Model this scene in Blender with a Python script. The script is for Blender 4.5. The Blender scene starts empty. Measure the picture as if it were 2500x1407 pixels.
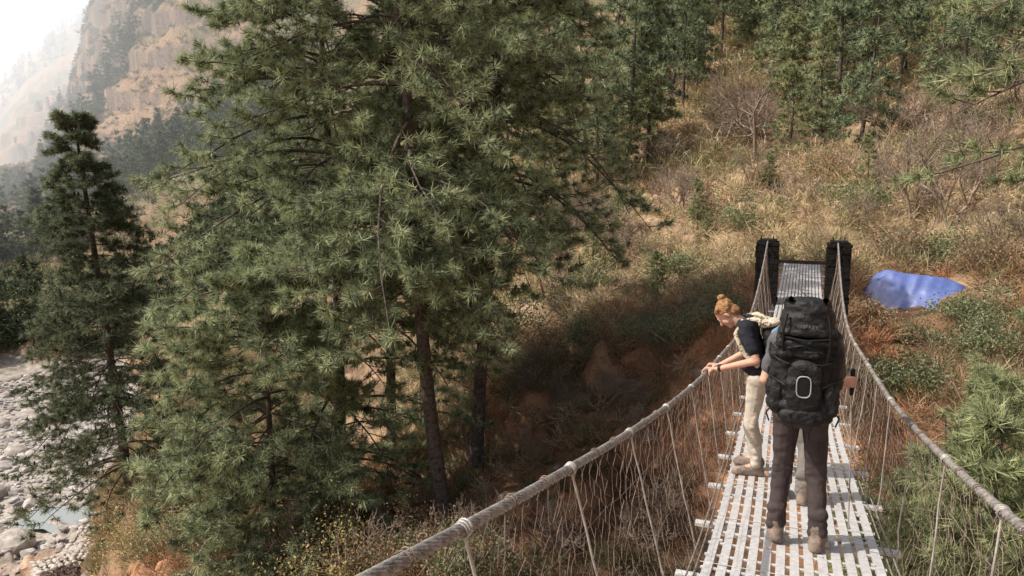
import bpy, bmesh, math, numpy as np
from mathutils import Vector, Matrix
rad=math.radians
HD=-20.9   # heading of the view relative to the bridge axis (+Y)
SC=bpy.context.scene
COL=SC.collection

# ---------------------------------------------------------------- helpers
def mk(name,V,F,mat=None,parent=None,col=None,smooth=False,**pr):
    V=np.asarray(V,np.float32).reshape(-1,3)
    if not isinstance(F,list): F=[F]
    F=[np.asarray(f,np.int32) for f in F if len(f)]
    me=bpy.data.meshes.new(name)
    me.vertices.add(len(V)); me.vertices.foreach_set('co',V.ravel())
    li=np.concatenate([f.ravel() for f in F]); tot=np.concatenate([np.full(len(f),f.shape[1],np.int32) for f in F])
    st=np.concatenate([[0],np.cumsum(tot)[:-1]]).astype(np.int32)
    me.loops.add(len(li)); me.loops.foreach_set('vertex_index',li)
    me.polygons.add(len(tot)); me.polygons.foreach_set('loop_start',st)
    try: me.polygons.foreach_set('loop_total',tot)
    except Exception: pass
    me.update(calc_edges=True)
    me.polygons.foreach_set('use_smooth',np.full(len(tot),smooth,bool))
    if col is not None:
        a=me.color_attributes.new('Col','FLOAT_COLOR','POINT')
        c=np.ones((len(V),4),np.float32); c[:,:3]=col; a.data.foreach_set('color',c.ravel())
    if mat: me.materials.append(mat)
    ob=bpy.data.objects.new(name,me); COL.objects.link(ob)
    if parent: ob.parent=parent
    for k,v in pr.items(): ob[k]=v
    return ob
def empty(name,loc=(0,0,0),rot=0,**pr):
    ob=bpy.data.objects.new(name,None); ob.location=loc; ob.rotation_euler=(0,0,rot); ob.empty_display_size=.2
    COL.objects.link(ob)
    for k,v in pr.items(): ob[k]=v
    return ob
def nrm(a): return a/np.maximum(np.linalg.norm(a,axis=-1,keepdims=True),1e-9)
def tubes(P,Rd,s=5,off=0):
    P=np.asarray(P,float); 
    if P.ndim==2: P=P[None]
    m,n=P.shape[:2]; Rd=np.broadcast_to(np.asarray(Rd,float),(m,n))
    T=nrm(np.gradient(P,axis=1)); mt=nrm(P[:,-1]-P[:,0])
    ref=np.where(np.abs(mt[:,2:3])>.8,np.array([[1.,0.13,0]]),np.array([[0,.1,1.]]))[:,None,:]
    U=nrm(np.cross(T,np.broadcast_to(ref,T.shape))); W=np.cross(T,U)
    a=np.arange(s)/s*2*np.pi
    V=P[:,:,None]+Rd[:,:,None,None]*(np.cos(a)[:,None]*U[:,:,None]+np.sin(a)[:,None]*W[:,:,None])
    i=np.arange(m)[:,None,None]*n*s+np.arange(n-1)[None,:,None]*s; k=np.arange(s)[None,None,:]; k2=(k+1)%s
    F=np.stack([i+k,i+k2,i+s+k2,i+s+k],-1).reshape(-1,4)+off
    return V.reshape(-1,3),F
class Acc:
    def __init__(s): s.V=[];s.F=[];s.C=[];s.n=0
    def add(s,V,F,c=None):
        V=np.asarray(V).reshape(-1,3)
        for f in (F if isinstance(F,list) else [F]): s.F.append(np.asarray(f)+s.n)
        s.V.append(V); s.n+=len(V)
        if c is not None: s.C.append(np.broadcast_to(np.asarray(c,float),V.shape))
    def mk(s,name,mat,parent=None,**k):
        d={}
        for f in s.F: d.setdefault(f.shape[1],[]).append(f)
        return mk(name,np.concatenate(s.V),[np.concatenate(v) for v in d.values()],mat,parent,col=np.concatenate(s.C) if s.C else None,**k)
BF=np.array([[0,1,3,2],[4,6,7,5],[0,4,5,1],[2,3,7,6],[0,2,6,4],[1,5,7,3]])
BV=np.array([[x,y,z] for x in(-1,1) for y in(-1,1) for z in(-1,1)],float)
def boxes(C,Hf):
    C=np.asarray(C,float).reshape(-1,3); Hf=np.broadcast_to(np.asarray(Hf,float),C.shape)
    V=C[:,None]+BV[None]*Hf[:,None]
    return V.reshape(-1,3),(np.arange(len(C))[:,None,None]*8+BF[None]).reshape(-1,4)
def h2(x,y,s): 
    v=np.sin(x*127.1+y*311.7+s*74.7)*43758.5453
    return v-np.floor(v)
def vn(x,y,s=0):
    xi=np.floor(x);yi=np.floor(y);fx=x-xi;fy=y-yi;fx=fx*fx*(3-2*fx);fy=fy*fy*(3-2*fy)
    return (h2(xi,yi,s)*(1-fx)+h2(xi+1,yi,s)*fx)*(1-fy)+(h2(xi,yi+1,s)*(1-fx)+h2(xi+1,yi+1,s)*fx)*fy
def fbm(x,y,o=4,s=0):
    r=0;a=.5
    for i in range(o): r=r+a*(vn(x,y,s+i)*2-1);x=x*2.03+7;y=y*2.03+3;a*=.5
    return r

# ---------------------------------------------------------------- materials
def newmat(name):
    m=bpy.data.materials.new(name); m.use_nodes=True; nt=m.node_tree
    b=nt.nodes['Principled BSDF']; return m,nt,b
def mat(name,c1,c2=None,scale=8,rough=.85,bump=0,bscale=None,metal=0,spec=.3,detail=6):
    m,nt,b=newmat(name); N=nt.nodes;L=nt.links
    b.inputs['Roughness'].default_value=rough; b.inputs['Metallic'].default_value=metal; b.inputs['Specular IOR Level'].default_value=spec
    tc=N.new('ShaderNodeTexCoord')
    if c2 is None: c2=tuple(x*.6 for x in c1)
    n=N.new('ShaderNodeTexNoise'); n.inputs['Scale'].default_value=scale; n.inputs['Detail'].default_value=detail; n.inputs['Roughness'].default_value=.65
    L.new(tc.outputs['Object'],n.inputs['Vector'])
    r=N.new('ShaderNodeValToRGB'); r.color_ramp.elements[0].position=.35; r.color_ramp.elements[1].position=.65
    r.color_ramp.elements[0].color=(*c2,1); r.color_ramp.elements[1].color=(*c1,1)
    L.new(n.outputs['Fac'],r.inputs['Fac']); L.new(r.outputs['Color'],b.inputs['Base Color'])
    if bump:
        n2=N.new('ShaderNodeTexNoise'); n2.inputs['Scale'].default_value=bscale or scale*4; n2.inputs['Detail'].default_value=5
        L.new(tc.outputs['Object'],n2.inputs['Vector'])
        bp=N.new('ShaderNodeBump'); bp.inputs['Strength'].default_value=bump; bp.inputs['Distance'].default_value=.02
        L.new(n2.outputs['Fac'],bp.inputs['Height']); L.new(bp.outputs['Normal'],b.inputs['Normal'])
    return m
def colmat(name,rough=.9,trans=0,noise=0,nscale=1,bump=0):
    m,nt,b=newmat(name); N=nt.nodes;L=nt.links
    b.inputs['Roughness'].default_value=rough; b.inputs['Specular IOR Level'].default_value=.15
    a=N.new('ShaderNodeAttribute'); a.attribute_name='Col'; out=a.outputs['Color']
    if noise:
        tc=N.new('ShaderNodeTexCoord')
        n=N.new('ShaderNodeTexNoise'); n.inputs['Scale'].default_value=nscale; n.inputs['Detail'].default_value=9; n.inputs['Roughness'].default_value=.7
        L.new(tc.outputs['Object'],n.inputs['Vector'])
        mr=N.new('ShaderNodeMapRange'); mr.inputs['From Min'].default_value=.3; mr.inputs['From Max'].default_value=.7
        mr.inputs['To Min'].default_value=1-noise; mr.inputs['To Max'].default_value=1+noise*.7
        L.new(n.outputs['Fac'],mr.inputs['Value'])
        vm=N.new('ShaderNodeVectorMath'); vm.operation='SCALE'; L.new(out,vm.inputs[0]); L.new(mr.outputs['Result'],vm.inputs['Scale']); out=vm.outputs['Vector']
        if bump:
            bp=N.new('ShaderNodeBump'); bp.inputs['Strength'].default_value=.9; bp.inputs['Distance'].default_value=bump
            L.new(n.outputs['Fac'],bp.inputs['Height']); L.new(bp.outputs['Normal'],b.inputs['Normal'])
    L.new(out,b.inputs['Base Color'])
    if trans:
        t=N.new('ShaderNodeBsdfTranslucent'); L.new(out,t.inputs['Color'])
        mx=N.new('ShaderNodeMixShader'); mx.inputs['Fac'].default_value=trans
        L.new(b.outputs[0],mx.inputs[1]); L.new(t.outputs[0],mx.inputs[2]); L.new(mx.outputs[0],N['Material Output'].inputs['Surface'])
    return m
M_need=colmat('needles',.5,.3); M_twig=colmat('twigs',.95,.2); M_gr=colmat('ground_soil',.95,0,.65,1.1,.25)
M_far=colmat('far_foliage',.9,.15)
M_bark=mat('pine_bark',(.15,.12,.1),(.04,.031,.026),9,.95,.9,22)
M_bare=mat('bare_wood',(.38,.3,.23),(.17,.12,.09),5,.95,.3)
M_rock=mat('pale_rock',(.54,.49,.44),(.3,.26,.225),1.5,.9,.6,6)
M_brock=mat('brown_rock',(.33,.24,.17),(.14,.1,.075),2.5,.95,.9,7)
M_steel=mat('painted_deck_steel',(.56,.55,.54),(.4,.39,.38),26,.42,.12,60,spec=.5)
M_rope=mat('steel_rope',(.36,.33,.3),(.14,.125,.11),30,.55,.3,120,metal=.2)
M_rod=mat('galvanised_rod',(.52,.49,.45),(.26,.23,.2),12,.5,.2,metal=.3)
M_rust=mat('rusty_wire',(.3,.22,.17),(.1,.07,.055),6,.8)
M_dark=mat('dark_iron',(.06,.055,.05),(.025,.022,.02),9,.7)
M_mason=mat('dark_masonry',(.02,.018,.017),(.007,.0065,.006),7,.95,.9,18,spec=.1)
M_tarp=mat('blue_tarpaulin',(.13,.18,.42),(.075,.11,.3),2,.3,.4,5,spec=.7)
M_skin=mat('skin',(.6,.35,.25),(.5,.28,.2),14,.55)
M_hair=mat('strawberry_hair',(.42,.23,.1),(.2,.09,.035),40,.6,.8,90)
M_dhair=mat('dark_hair',(.06,.035,.02),None,40,.6,.6,90)
M_black=mat('black_nylon',(.017,.0165,.0165),(.008,.008,.008),6,.6,.6,30,spec=.3)
M_black2=mat('black_webbing',(.008,.008,.008),None,20,.5)
M_grey=mat('grey_trim',(.36,.36,.36),(.26,.26,.26),30,.5)
M_letter=mat('grey_print',(.16,.16,.16),None,30,.5)
M_gshirt=mat('grey_shirt',(.11,.11,.12),(.07,.07,.075),8,.9,.3)
M_navy=mat('navy_shirt',(.025,.026,.036),(.013,.014,.02),9,.9,.3)
M_mauve=mat('brown_trousers',(.068,.05,.048),(.038,.029,.028),6,.85,.7,12)
M_khaki=mat('khaki_trousers',(.54,.48,.4),(.4,.345,.275),6,.9,.6,14)
M_dgrey=mat('grey_trousers',(.2,.18,.16),(.12,.11,.1),6,.9,.5,20)
M_boot=mat('boots',(.28,.21,.17),(.13,.1,.08),12,.8,.4)
M_pale=mat('pale_cloth',(.62,.56,.46),(.3,.25,.18),28,.85,.3)
m,nt,b=newmat('patterned_strap'); N=nt.nodes
ck=N.new('ShaderNodeTexVoronoi'); ck.inputs['Scale'].default_value=46; tc=N.new('ShaderNodeTexCoord'); nt.links.new(tc.outputs['Object'],ck.inputs['Vector'])
r=N.new('ShaderNodeValToRGB'); r.color_ramp.elements[0].position=.3; r.color_ramp.elements[1].position=.42; r.color_ramp.elements[0].color=(.07,.055,.045,1); r.color_ramp.elements[1].color=(.55,.46,.33,1)
nt.links.new(ck.outputs['Distance'],r.inputs[0]); nt.links.new(r.outputs[0],b.inputs['Base Color']); b.inputs['Roughness'].default_value=.9; M_pat=m
M_blue=mat('blue_shirt',(.16,.3,.45),(.1,.2,.32),9,.85,.2)
M_white=mat('eye_white',(.7,.68,.65),None,12,.4)
m,nt,b=newmat('pool_water'); b.inputs['Base Color'].default_value=(.25,.275,.265,1); b.inputs['Roughness'].default_value=.15; M_water=m
n=nt.nodes.new('ShaderNodeTexNoise'); n.inputs['Scale'].default_value=3; bp=nt.nodes.new('ShaderNodeBump'); bp.inputs['Strength'].default_value=.15
nt.links.new(n.outputs['Fac'],bp.inputs['Height']); nt.links.new(bp.outputs['Normal'],b.inputs['Normal'])

# ---------------------------------------------------------------- bridge geometry functions
def deck(y): return -3.2+.00525*(np.asarray(y,float)-17)**2
_cy=[-2,0,1.4,3,5.2,6.25,7.8,9.2,11,13,14.5,16.5,18.5,20]
_cz=[-.2,-.58,-.88,-1.22,-1.57,-1.69,-1.86,-2.0,-2.2,-2.33,-2.33,-2.16,-1.87,-1.58]
_yy=np.linspace(-2,20,221); _zz=np.interp(_yy,_cy,_cz)
for _ in range(3): _zz[6:-6]=np.convolve(_zz,np.ones(13)/13,'same')[6:-6]
def cabz(y): return np.interp(y,_yy,_zz)
def cabx(y): return np.interp(y,[-2,3,6.5,12,20],[.8,.8,.725,.73,.8])
def sway(y):
    t=np.clip((10-np.asarray(y,float))/6,0,1); return .1*t*t*(3-2*t)

# ---------------------------------------------------------------- people (built first: light scene for modifiers)
def V3(*a): return np.array(a,float)
def cap(p0,p1,r0,r1,s=12,fl=1):
    p0=np.asarray(p0,float);p1=np.asarray(p1,float);d=nrm(p1-p0)
    P=[];R=[]
    for a in np.linspace(-88,0,6): P.append(p0+d*r0*math.sin(rad(a)));R.append(r0*math.cos(rad(a)))
    for t in(.33,.66): P.append(p0+(p1-p0)*t);R.append(r0+(r1-r0)*t)
    for a in np.linspace(0,88,6): P.append(p1+d*r1*math.sin(rad(a)));R.append(r1*math.cos(rad(a)))
    V,F=tubes(np.array(P),np.array(R)[None],s); n=len(P)
    return V,[F,np.array([list(range(s))[::-1]]),np.array([list(range((n-1)*s,n*s))])]
def sup(c,r,e=1,rot=None,nu=28,nv=18):
    u=np.linspace(-np.pi,np.pi,nu,endpoint=False);v=np.linspace(-np.pi/2*.985,np.pi/2*.985,nv)
    v,u=np.meshgrid(v,u,indexing='ij'); f=lambda a:np.sign(a)*np.abs(a)**e
    P=np.stack([f(np.cos(v))*f(np.cos(u)),f(np.cos(v))*f(np.sin(u)),f(np.sin(v))],-1)*np.asarray(r,float)
    if rot is not None: P=P@np.array(rot.to_3x3()).T
    P=(P+np.asarray(c,float)).reshape(-1,3)
    i=np.arange(nv-1)[:,None]*nu;k=np.arange(nu)[None];k2=(k+1)%nu
    F=np.stack([i+k,i+k2,i+nu+k2,i+nu+k],-1).reshape(-1,4)
    return P,[F,np.array([list(range(nu))[::-1]]),np.array([list(range((nv-1)*nu,nv*nu))])]
def wrinkle(me,amp,sc=9):
    n=len(me.vertices); co=np.empty(n*3,np.float32); no=np.empty(n*3,np.float32)
    me.vertices.foreach_get('co',co); me.vertices.foreach_get('normal',no); co=co.reshape(-1,3);no=no.reshape(-1,3)
    w=fbm(co[:,0]*sc+co[:,1]*5,co[:,2]*sc*1.6+co[:,1]*4,3,5)
    co+=no*(w*amp)[:,None]; me.vertices.foreach_set('co',co.ravel()); me.update()
def blob(name,prims,mt,parent,vox=.012,sm=5,wr=0,sc=9,**k):
    A=Acc()
    for p in prims: A.add(*p)
    ob=A.mk(name,mt,parent,**k)
    r=ob.modifiers.new('r','REMESH'); r.mode='VOXEL'; r.voxel_size=vox
    s=ob.modifiers.new('s','SMOOTH'); s.iterations=sm; s.factor=.5
    me=bpy.data.meshes.new_from_object(ob.evaluated_get(bpy.context.evaluated_depsgraph_get()))
    ob.modifiers.clear(); old=ob.data; ob.data=me; bpy.data.meshes.remove(old)
    if not me.materials: me.materials.append(mt)
    me.polygons.foreach_set('use_smooth',np.ones(len(me.polygons),bool))
    if wr: wrinkle(me,wr,sc)
    me.name=name
    return ob
def hand(c,a,n,rg=.017,flip=1):
    """grip: c centre, a axis, n from axis to palm; fingers curl round axis"""
    c=V3(*c);a=nrm(V3(*a));n=nrm(V3(*n)-a*np.dot(a,V3(*n)));t=np.cross(a,n)*flip
    pr=[]; pc=c+n*(rg+.016)
    wrist=pc+n*.006-t*.085
    for i,o in enumerate((-.031,-.0105,.0105,.031)):
        k=pc+a*o+t*.012
        pr.append(cap(wrist+a*o*.4,k,.016,.0125,8))
        L=(200,235,225,180)[i]
        q=[c+a*o+(rg+.0095)*(math.cos(rad(th))*n+math.sin(rad(th))*t) for th in np.linspace(25,L,5)]
        q[0]=k
        for j in range(4): pr.append(cap(q[j],q[j+1],.0098-.0007*j,.0093-.0007*j,8))
    o=-.045
    q=[wrist+t*.025+a*-.02]+[c+a*o+(rg+.010)*(math.cos(rad(-th))*n+math.sin(rad(-th))*t) for th in (55,100,140)]
    for j in range(3): pr.append(cap(q[j],q[j+1],.0125-.001*j,.0115-.001*j,8))
    return pr,wrist
def headp(c,M,s=1):
    """M maps local (x right, y forward, z up) to person space"""
    T=lambda *p: np.asarray(c)+np.array(M@Vector([q*s for q in p]))
    pr=[sup(T(0,-.012,.03),(.076*s,.095*s,.09*s),1,M),sup(T(0,.03,-.035),(.058*s,.062*s,.075*s),.9,M),
        cap(T(0,.093,.012),T(0,.113,-.018),.008*s,.013*s,8),cap(T(-.018,.083,-.05),T(.018,.083,-.05),.009*s,.009*s,8),
        cap(T(0,.075,-.085),T(0,.07,-.09),.022*s,.02*s,8),cap(T(-.035,.078,.035),T(.035,.078,.035),.012*s,.012*s,8)]
    for x in(-1,1): pr+=[cap(T(x*.078,-.005,.01),T(x*.08,-.012,-.025),.014*s,.009*s,8),cap(T(x*.04,.06,-.015),T(x*.045,.05,-.04),.02*s,.02*s,8)]
    return pr,T
def person(loc,J,mats,label,slim=1,**o):
    E=empty('person',loc,label=label,category='person')
    g=J; S=lambda k:V3(*g[k])
    body=[];shirt=[];tr=[]
    pel=(S('hipL')+S('hipR'))/2; ch=(S('shL')+S('shR'))/2
    for s in 'LR':
        hip,kn,an,toe=S('hip'+s),S('kn'+s),S('an'+s),S('toe'+s)
        sh,el=S('sh'+s),S('el'+s)
        shi=ch+(sh-ch)*.62; wa=pel+(hip-pel)*1.0+(ch-pel)*.35
        body+=[cap(hip,kn,.078,.05),cap(kn,an,.05,.036),cap(an,toe,.036,.028),cap(hip,wa,.095*slim,.085*slim),cap(wa,shi,.085*slim,.095*slim),cap(shi,sh,.07,.048),cap(sh,el,.045,.036)]
        shirt+=[cap(hip+V3(0,0,.05),wa,.112*slim,.105*slim),cap(wa,shi,.105*slim,.11*slim),cap(shi,sh,.085,.064),cap(sh,sh+(el-sh)*.68,.064,.058)]
        tr+=[cap(hip+V3(0,0,.03),kn,.096,.062),cap(kn,kn+(an-kn)*.35,.064,.061),cap(kn+(an-kn)*.3,an+V3(0,0,.07),.061,.055)]
        fwd=nrm((toe-an)*V3(1,1,0)); sd=np.cross(fwd,V3(0,0,1))
        for zz,rr in((.12,.062),(.17,.058),(.235,.06)): tr.append(cap(an+V3(0,0,zz-.09)-sd*.02,an+V3(0,0,zz-.075)+sd*.02,rr-.012,rr-.012))
        for q in(.86,.95,1.06): 
            p=hip+(kn-hip)*q; tr.append(cap(p-sd*.03-fwd*.018,p+sd*.03-fwd*.022+V3(0,0,.018),.043,.043))
        hp,wr=hand(*g['grip'+s]); body+=hp; body+=[cap(el,wr,.037,.025)]
    tr+=[cap(S('hipL'),S('hipR'),.106,.106)]
    neck=ch+(V3(*g['head'])-ch)*.25
    body+=[cap(ch,neck,.07,.056),cap(neck,V3(*g['head'])-np.array(g['M']@Vector((0,.01,.03))),.055,.052)]
    hp,T=headp(g['head'],g['M']); body+=hp
    blob('body',body,M_skin,E,.0085,3)
    blob('shirt',shirt,mats[0],E,.012,4,.014)
    blob('trousers',tr,mats[1],E,.0095,2,.014,6)
    for s in 'LR':
        an,toe=S('an'+s),S('toe'+s); f=nrm((toe-an)*V3(1,1,0)); 
        pr=[cap(an+V3(0,0,.08),an+V3(0,0,-.01),.05,.054),cap(an-f*.025+V3(0,0,-.03),toe+V3(0,0,.0),.05,.042),cap(an-f*.035+V3(0,0,-.05),toe+f*.015+V3(0,0,-.015),.048,.043)]
        b=blob('boot',pr,mats[2],E,.009,2,.004,20)
        me=b.data; co=np.empty(len(me.vertices)*3,np.float32); me.vertices.foreach_get('co',co); co=co.reshape(-1,3); co[:,2]=np.maximum(co[:,2],g['gz']); me.vertices.foreach_set('co',co.ravel())
    for x in(-1,1):
        mk('eye',*sup(T(x*.031,.078,.018),(.012,.012,.012),1,None,12,8),M_white,E,smooth=True)
    return E,T,ch,pel

# --- person carrying the large pack
AX,AY=.09,5.28; AZ=float(deck(AY))
GR=(.32,.44,1.06)
J=dict(hipL=(-.085,0,.93),hipR=(.085,0,.93),knL=(-.105,.05,.5),knR=(.11,.03,.5),anL=(-.125,.0,.1),anR=(.135,-.06,.1),toeL=(-.15,.17,.045),toeR=(.17,.11,.045),
 shL=(-.17,.05,1.40),shR=(.17,.05,1.40),elL=(-.24,.0,1.13),elR=(.22,.12,1.08),gripL=((-.15,.33,1.12),(0,0,1),(-.3,-1,0)),gripR=(GR,(0,.05,1),(-.25,-1,0),.016),
 head=(0,.22,1.5),M=Matrix.Rotation(rad(-38),3,'X'),gz=.004)
A,T,ch,pel=person((AX,AY,AZ),J,(M_gshirt,M_mauve,M_boot),'trekker in brown trousers seen from behind under a huge black backpack')
blob('hair',[sup(T(0,-.03,.045),(.084,.095,.09),1,J['M'])],M_dhair,A,.012,2,.01,30)
# pack
K=empty('backpack',(AX+.0,AY-.01,AZ+.24),label='large black trekking backpack with grey loop emblem worn on the back',category='backpack'); K.scale=(.89,.93,.88)
py=-.235
mb=[sup((0,py,1.13),(.185,.14,.33),.5),sup((0,py-.02,.9),(.2,.15,.11),.65),sup((-.19,py+.02,1.0),(.055,.1,.14),.7),sup((.19,py+.02,1.0),(.055,.1,.14),.7),
    sup((-.17,py,1.25),(.06,.1,.2),.7),sup((.175,py,1.25),(.06,.1,.2),.7)]
blob('main_compartment',mb,M_black,K,.012,2,.04,9)
blob('lid',[sup((0,py,1.535),(.185,.165,.1),.7),sup((0,py-.02,1.625),(.155,.13,.08),.85),sup((0,py-.03,1.46),(.2,.15,.045),.7)],M_black,K,.011,2,.03,9)
blob('front_pocket',[sup((0,py-.145,1.09),(.12,.045,.19),.6)],M_black,K,.01,2,.016,11)
blob('bottom_pocket',[sup((0,py-.14,.87),(.15,.05,.065),.7)],M_black,K,.01,2,.018,11)
for x in(-1,1): blob('side_pocket',[sup((x*.175,py-.07,1.0),(.055,.075,.13),.65)],M_black,K,.01,2,.018,13)
blob('compression_roll',[cap((-.15,py-.13,1.385),(.15,py-.125,1.4),.05,.045),cap((-.14,py-.135,1.31),(.1,py-.14,1.325),.035,.032)],M_black,K,.01,2,.022,14)
t=np.linspace(0,2*np.pi,41); f=lambda a:np.sign(a)*np.abs(a)**.6
ring=np.stack([.046*f(np.cos(t)),0*t+py-.2,1.1+.074*f(np.sin(t))],-1)
mk('emblem_loop',*tubes(ring,.0048,8),M_grey,K,smooth=True)
mk('emblem_plate',*sup((0,py-.194,1.1),(.04,.006,.067),.6),M_black2,K,smooth=True)
cv=bpy.data.curves.new('lettering','FONT'); cv.body='OSPREY'; cv.size=.034; cv.align_x='CENTER'; cv.extrude=.001; cv.space_character=1.15
to=bpy.data.objects.new('tmp',cv); COL.objects.link(to)
me=bpy.data.meshes.new_from_object(to.evaluated_get(bpy.context.evaluated_depsgraph_get())); bpy.data.objects.remove(to)
lt=bpy.data.objects.new('lettering',me); COL.objects.link(lt); me.materials.clear(); me.materials.append(M_letter); lt.parent=K; lt.location=(.005,py-.19,1.51); lt.rotation_euler=(rad(84),0,0)
def strap(pts,w=.011):
    P=np.array(pts,float); tt=np.linspace(0,1,len(P)); q=np.linspace(0,1,18)
    Q=np.stack([np.interp(q,tt,P[:,i]) for i in range(3)],-1)
    mk('strap',*tubes(Q,w,6),M_black2,K,smooth=True)
for x in(-1,1):
    strap([(x*.13,py-.15,1.6),(x*.15,py-.175,1.5),(x*.15,py-.165,1.36),(x*.14,py-.15,1.27)],.009)
    strap([(x*.235,py+.06,1.34),(x*.24,py-.05,1.3),(x*.17,py-.15,1.27),(x*.1,py-.175,1.25)],.008)
    strap([(x*.24,py+.06,1.16),(x*.245,py-.05,1.14),(x*.17,py-.155,1.12),(x*.12,py-.185,1.1)],.008)
    strap([(x*.11,py-.12,1.7),(x*.14,py+.05,1.66),(x*.15,.07,1.5),(x*.14,.15,1.38),(x*.15,.13,1.2),(x*.17,.0,1.05)],.02)
    strap([(x*.2,py+.02,.98),(x*.22,-.02,.99),(x*.16,.13,1.0),(x*.0,.16,1.0)],.028)
    strap([(x*.08,py-.19,.9),(x*.07,py-.18,.83),(x*.05,py-.15,.76),(x*.055,py-.14,.7)],.006)
    strap([(x*.19,py-.13,.95),(x*.24,py-.08,.86),(x*.22,py-.05,.79)],.006)
strap([(-.17,py-.16,1.44),(0,py-.185,1.42),(.17,py-.16,1.44)],.008)
strap([(-.12,py-.17,1.36),(-.02,py-.188,1.39),(.12,py-.17,1.33)],.005)
strap([(-.1,py-.165,1.24),(-.02,py-.19,1.215),(.1,py-.165,1.26)],.005)
# trekking pole
PG=empty('trekking_pole',(AX+GR[0],AY+GR[1],AZ+GR[2]),label='black-gripped trekking pole planted on the deck',category='trekking pole')
foot=float(deck(AY+GR[1]+.03)-(AZ+GR[2]))+.012
mk('grip',*cap((0,-.003,-.09),(0,.003,.075),.014,.018),M_black2,PG,smooth=True)
V,F=tubes(np.array([(0,0,-.09),(.02,.01,-.5),(.04,.03,foot)]),np.array([[.006,.005,.004]]),8); mk('shaft',V,F,M_rod,PG,smooth=True)
# --- companion just ahead of pack carrier
BX,BY=.06,6.4; BZ=float(deck(BY))
J=dict(hipL=(-.085,0,.9),hipR=(.085,0,.9),knL=(-.08,.04,.48),knR=(.08,.03,.48),anL=(-.07,.0,.1),anR=(.08,-.12,.1),toeL=(-.085,.17,.045),toeR=(.1,.05,.045),
 shL=(-.165,.03,1.34),shR=(.165,.03,1.34),elL=(-.2,.1,1.1),elR=(.2,.1,1.1),gripL=((-.14,.3,1.0),(1,0,0),(0,-1,.3)),gripR=((.14,.3,1.0),(1,0,0),(0,-1,.3)),
 head=(-.02,.16,1.48),M=Matrix.Rotation(rad(-30),3,'X'),gz=.004)
B,T,_,_=person((BX,BY,BZ),J,(M_blue,M_dgrey,M_boot),'trekker in blue shirt and grey trousers standing ahead on deck')
blob('hair',[sup(T(0,-.03,.045),(.084,.095,.09),1,J['M'])],M_dhair,B,.012,2,.01,30)
# --- woman leaning over the hand cable, facing -X
CX,CY=-.31,7.05; CZ=float(deck(CY))
def gp(y): return (-float(cabx(y))-CX,y-CY,float(cabz(y))-CZ)
J=dict(hipL=(.04,-.082,.9),hipR=(.04,.082,.9),knL=(-.01,-.085,.49),knR=(-.02,.1,.48),anL=(.05,-.1,.1),anR=(.04,.13,.1),toeL=(-.1,-.12,.045),toeR=(-.11,.15,.045),
 shL=(-.08,-.155,1.35),shR=(-.09,.155,1.36),elL=(.02,-.21,1.09),elR=(-.04,.23,1.1),gripL=(gp(6.98),(0,1,-.1),(.1,0,1),.026,-1),gripR=(gp(7.28),(0,1,-.1),(.1,0,1),.026,-1),
 head=(-.26,-.0,1.45),M=Matrix.Rotation(rad(90),3,'Z')@Matrix.Rotation(rad(-60),3,'X'),gz=.004)
W,T,ch,_=person((CX,CY,CZ),J,(M_navy,M_khaki,M_boot),'trekker with reddish bun and khaki trousers leaning over the cable',.88)
M3=J['M']
blob('hair',[sup(T(0,-.03,.045),(.084,.096,.084),1,M3),sup(T(0,-.06,-.02),(.066,.056,.066),1,M3),sup(T(0,-.1,.12),(.04,.038,.034),1,M3),cap(T(-.06,.01,.09),T(.06,.01,.09),.028,.028)],M_hair,W,.009,2,.014,34)
mk('watch',*tubes(np.array([V3(*gp(6.98))+V3(.11,0,.055),V3(*gp(6.98))+V3(.135,-.01,.06)]),.034,10),M_black2,W)
K2=empty('backpack',(CX,CY,CZ),label='pale cream topped daypack on the back of the leaning trekker',category='backpack')
RY=Matrix.Rotation(rad(-14),3,'Y')
blob('main_compartment',[sup((.16,0,1.2),(.09,.14,.2),.6,RY),sup((.17,0,1.04),(.1,.15,.09),.7,RY)],M_black,K2,.012,3,.012,9)
blob('lid',[sup((.11,0,1.395),(.1,.13,.035),.7,RY)],M_pale,K2,.011,3,.016,12)
for y in(-.125,.125):
    mk('strap',*tubes(np.array([(.11,y,1.4),(-.01,y,1.445),(-.11,y*1.05,1.42),(-.165,y*1.1,1.3),(-.09,y*1.35,1.14),(.04,y*1.3,1.03)]),.024,8),M_pat,K2,smooth=True)
mk('hip_belt',*tubes(np.array([(.15,-.1,1.0),(.07,-.17,.985),(-.05,-.12,.975),(-.09,0,.975),(-.05,.12,.975),(.07,.17,.985),(.15,.1,1.0)]),.03,8),M_black2,K2,smooth=True)

# ---------------------------------------------------------------- bridge
BR=empty('suspension_bridge',(0,10,0),label='narrow suspension footbridge with slotted pale steel deck and rusty netting',category='bridge')
def bm_(ob): ob.matrix_parent_inverse=Matrix.Translation((0,-10,0)); return ob
rng=np.random.default_rng(3)
A_=Acc(); HW=.55
cols=13; pitch=2*HW/cols
ys=np.arange(-1.5,26.01,.25)
for i in range(cols):
    xc=-HW+pitch*(i+.5); w=.0275
    z=deck(ys); dz=rng.normal(0,.0012)
    V=np.stack([np.stack([sway(ys)+xc+sx*w,ys,z+dz+sz],-1) for sx,sz in((-1,0),(1,0),(1,-.022),(-1,-.022))],1)
    n=len(ys); a=np.arange(n-1)[:,None]*4;k=np.arange(4)[None];k2=(k+1)%4
    A_.add(V.reshape(-1,3),np.stack([a+k,a+k2,a+4+k2,a+4+k],-1).reshape(-1,4))
yc=np.arange(-1.4,26,.24)
A_.add(*boxes(np.stack([sway(yc),yc,deck(yc)-.0105],-1),(HW,.012,.0045)))
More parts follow.
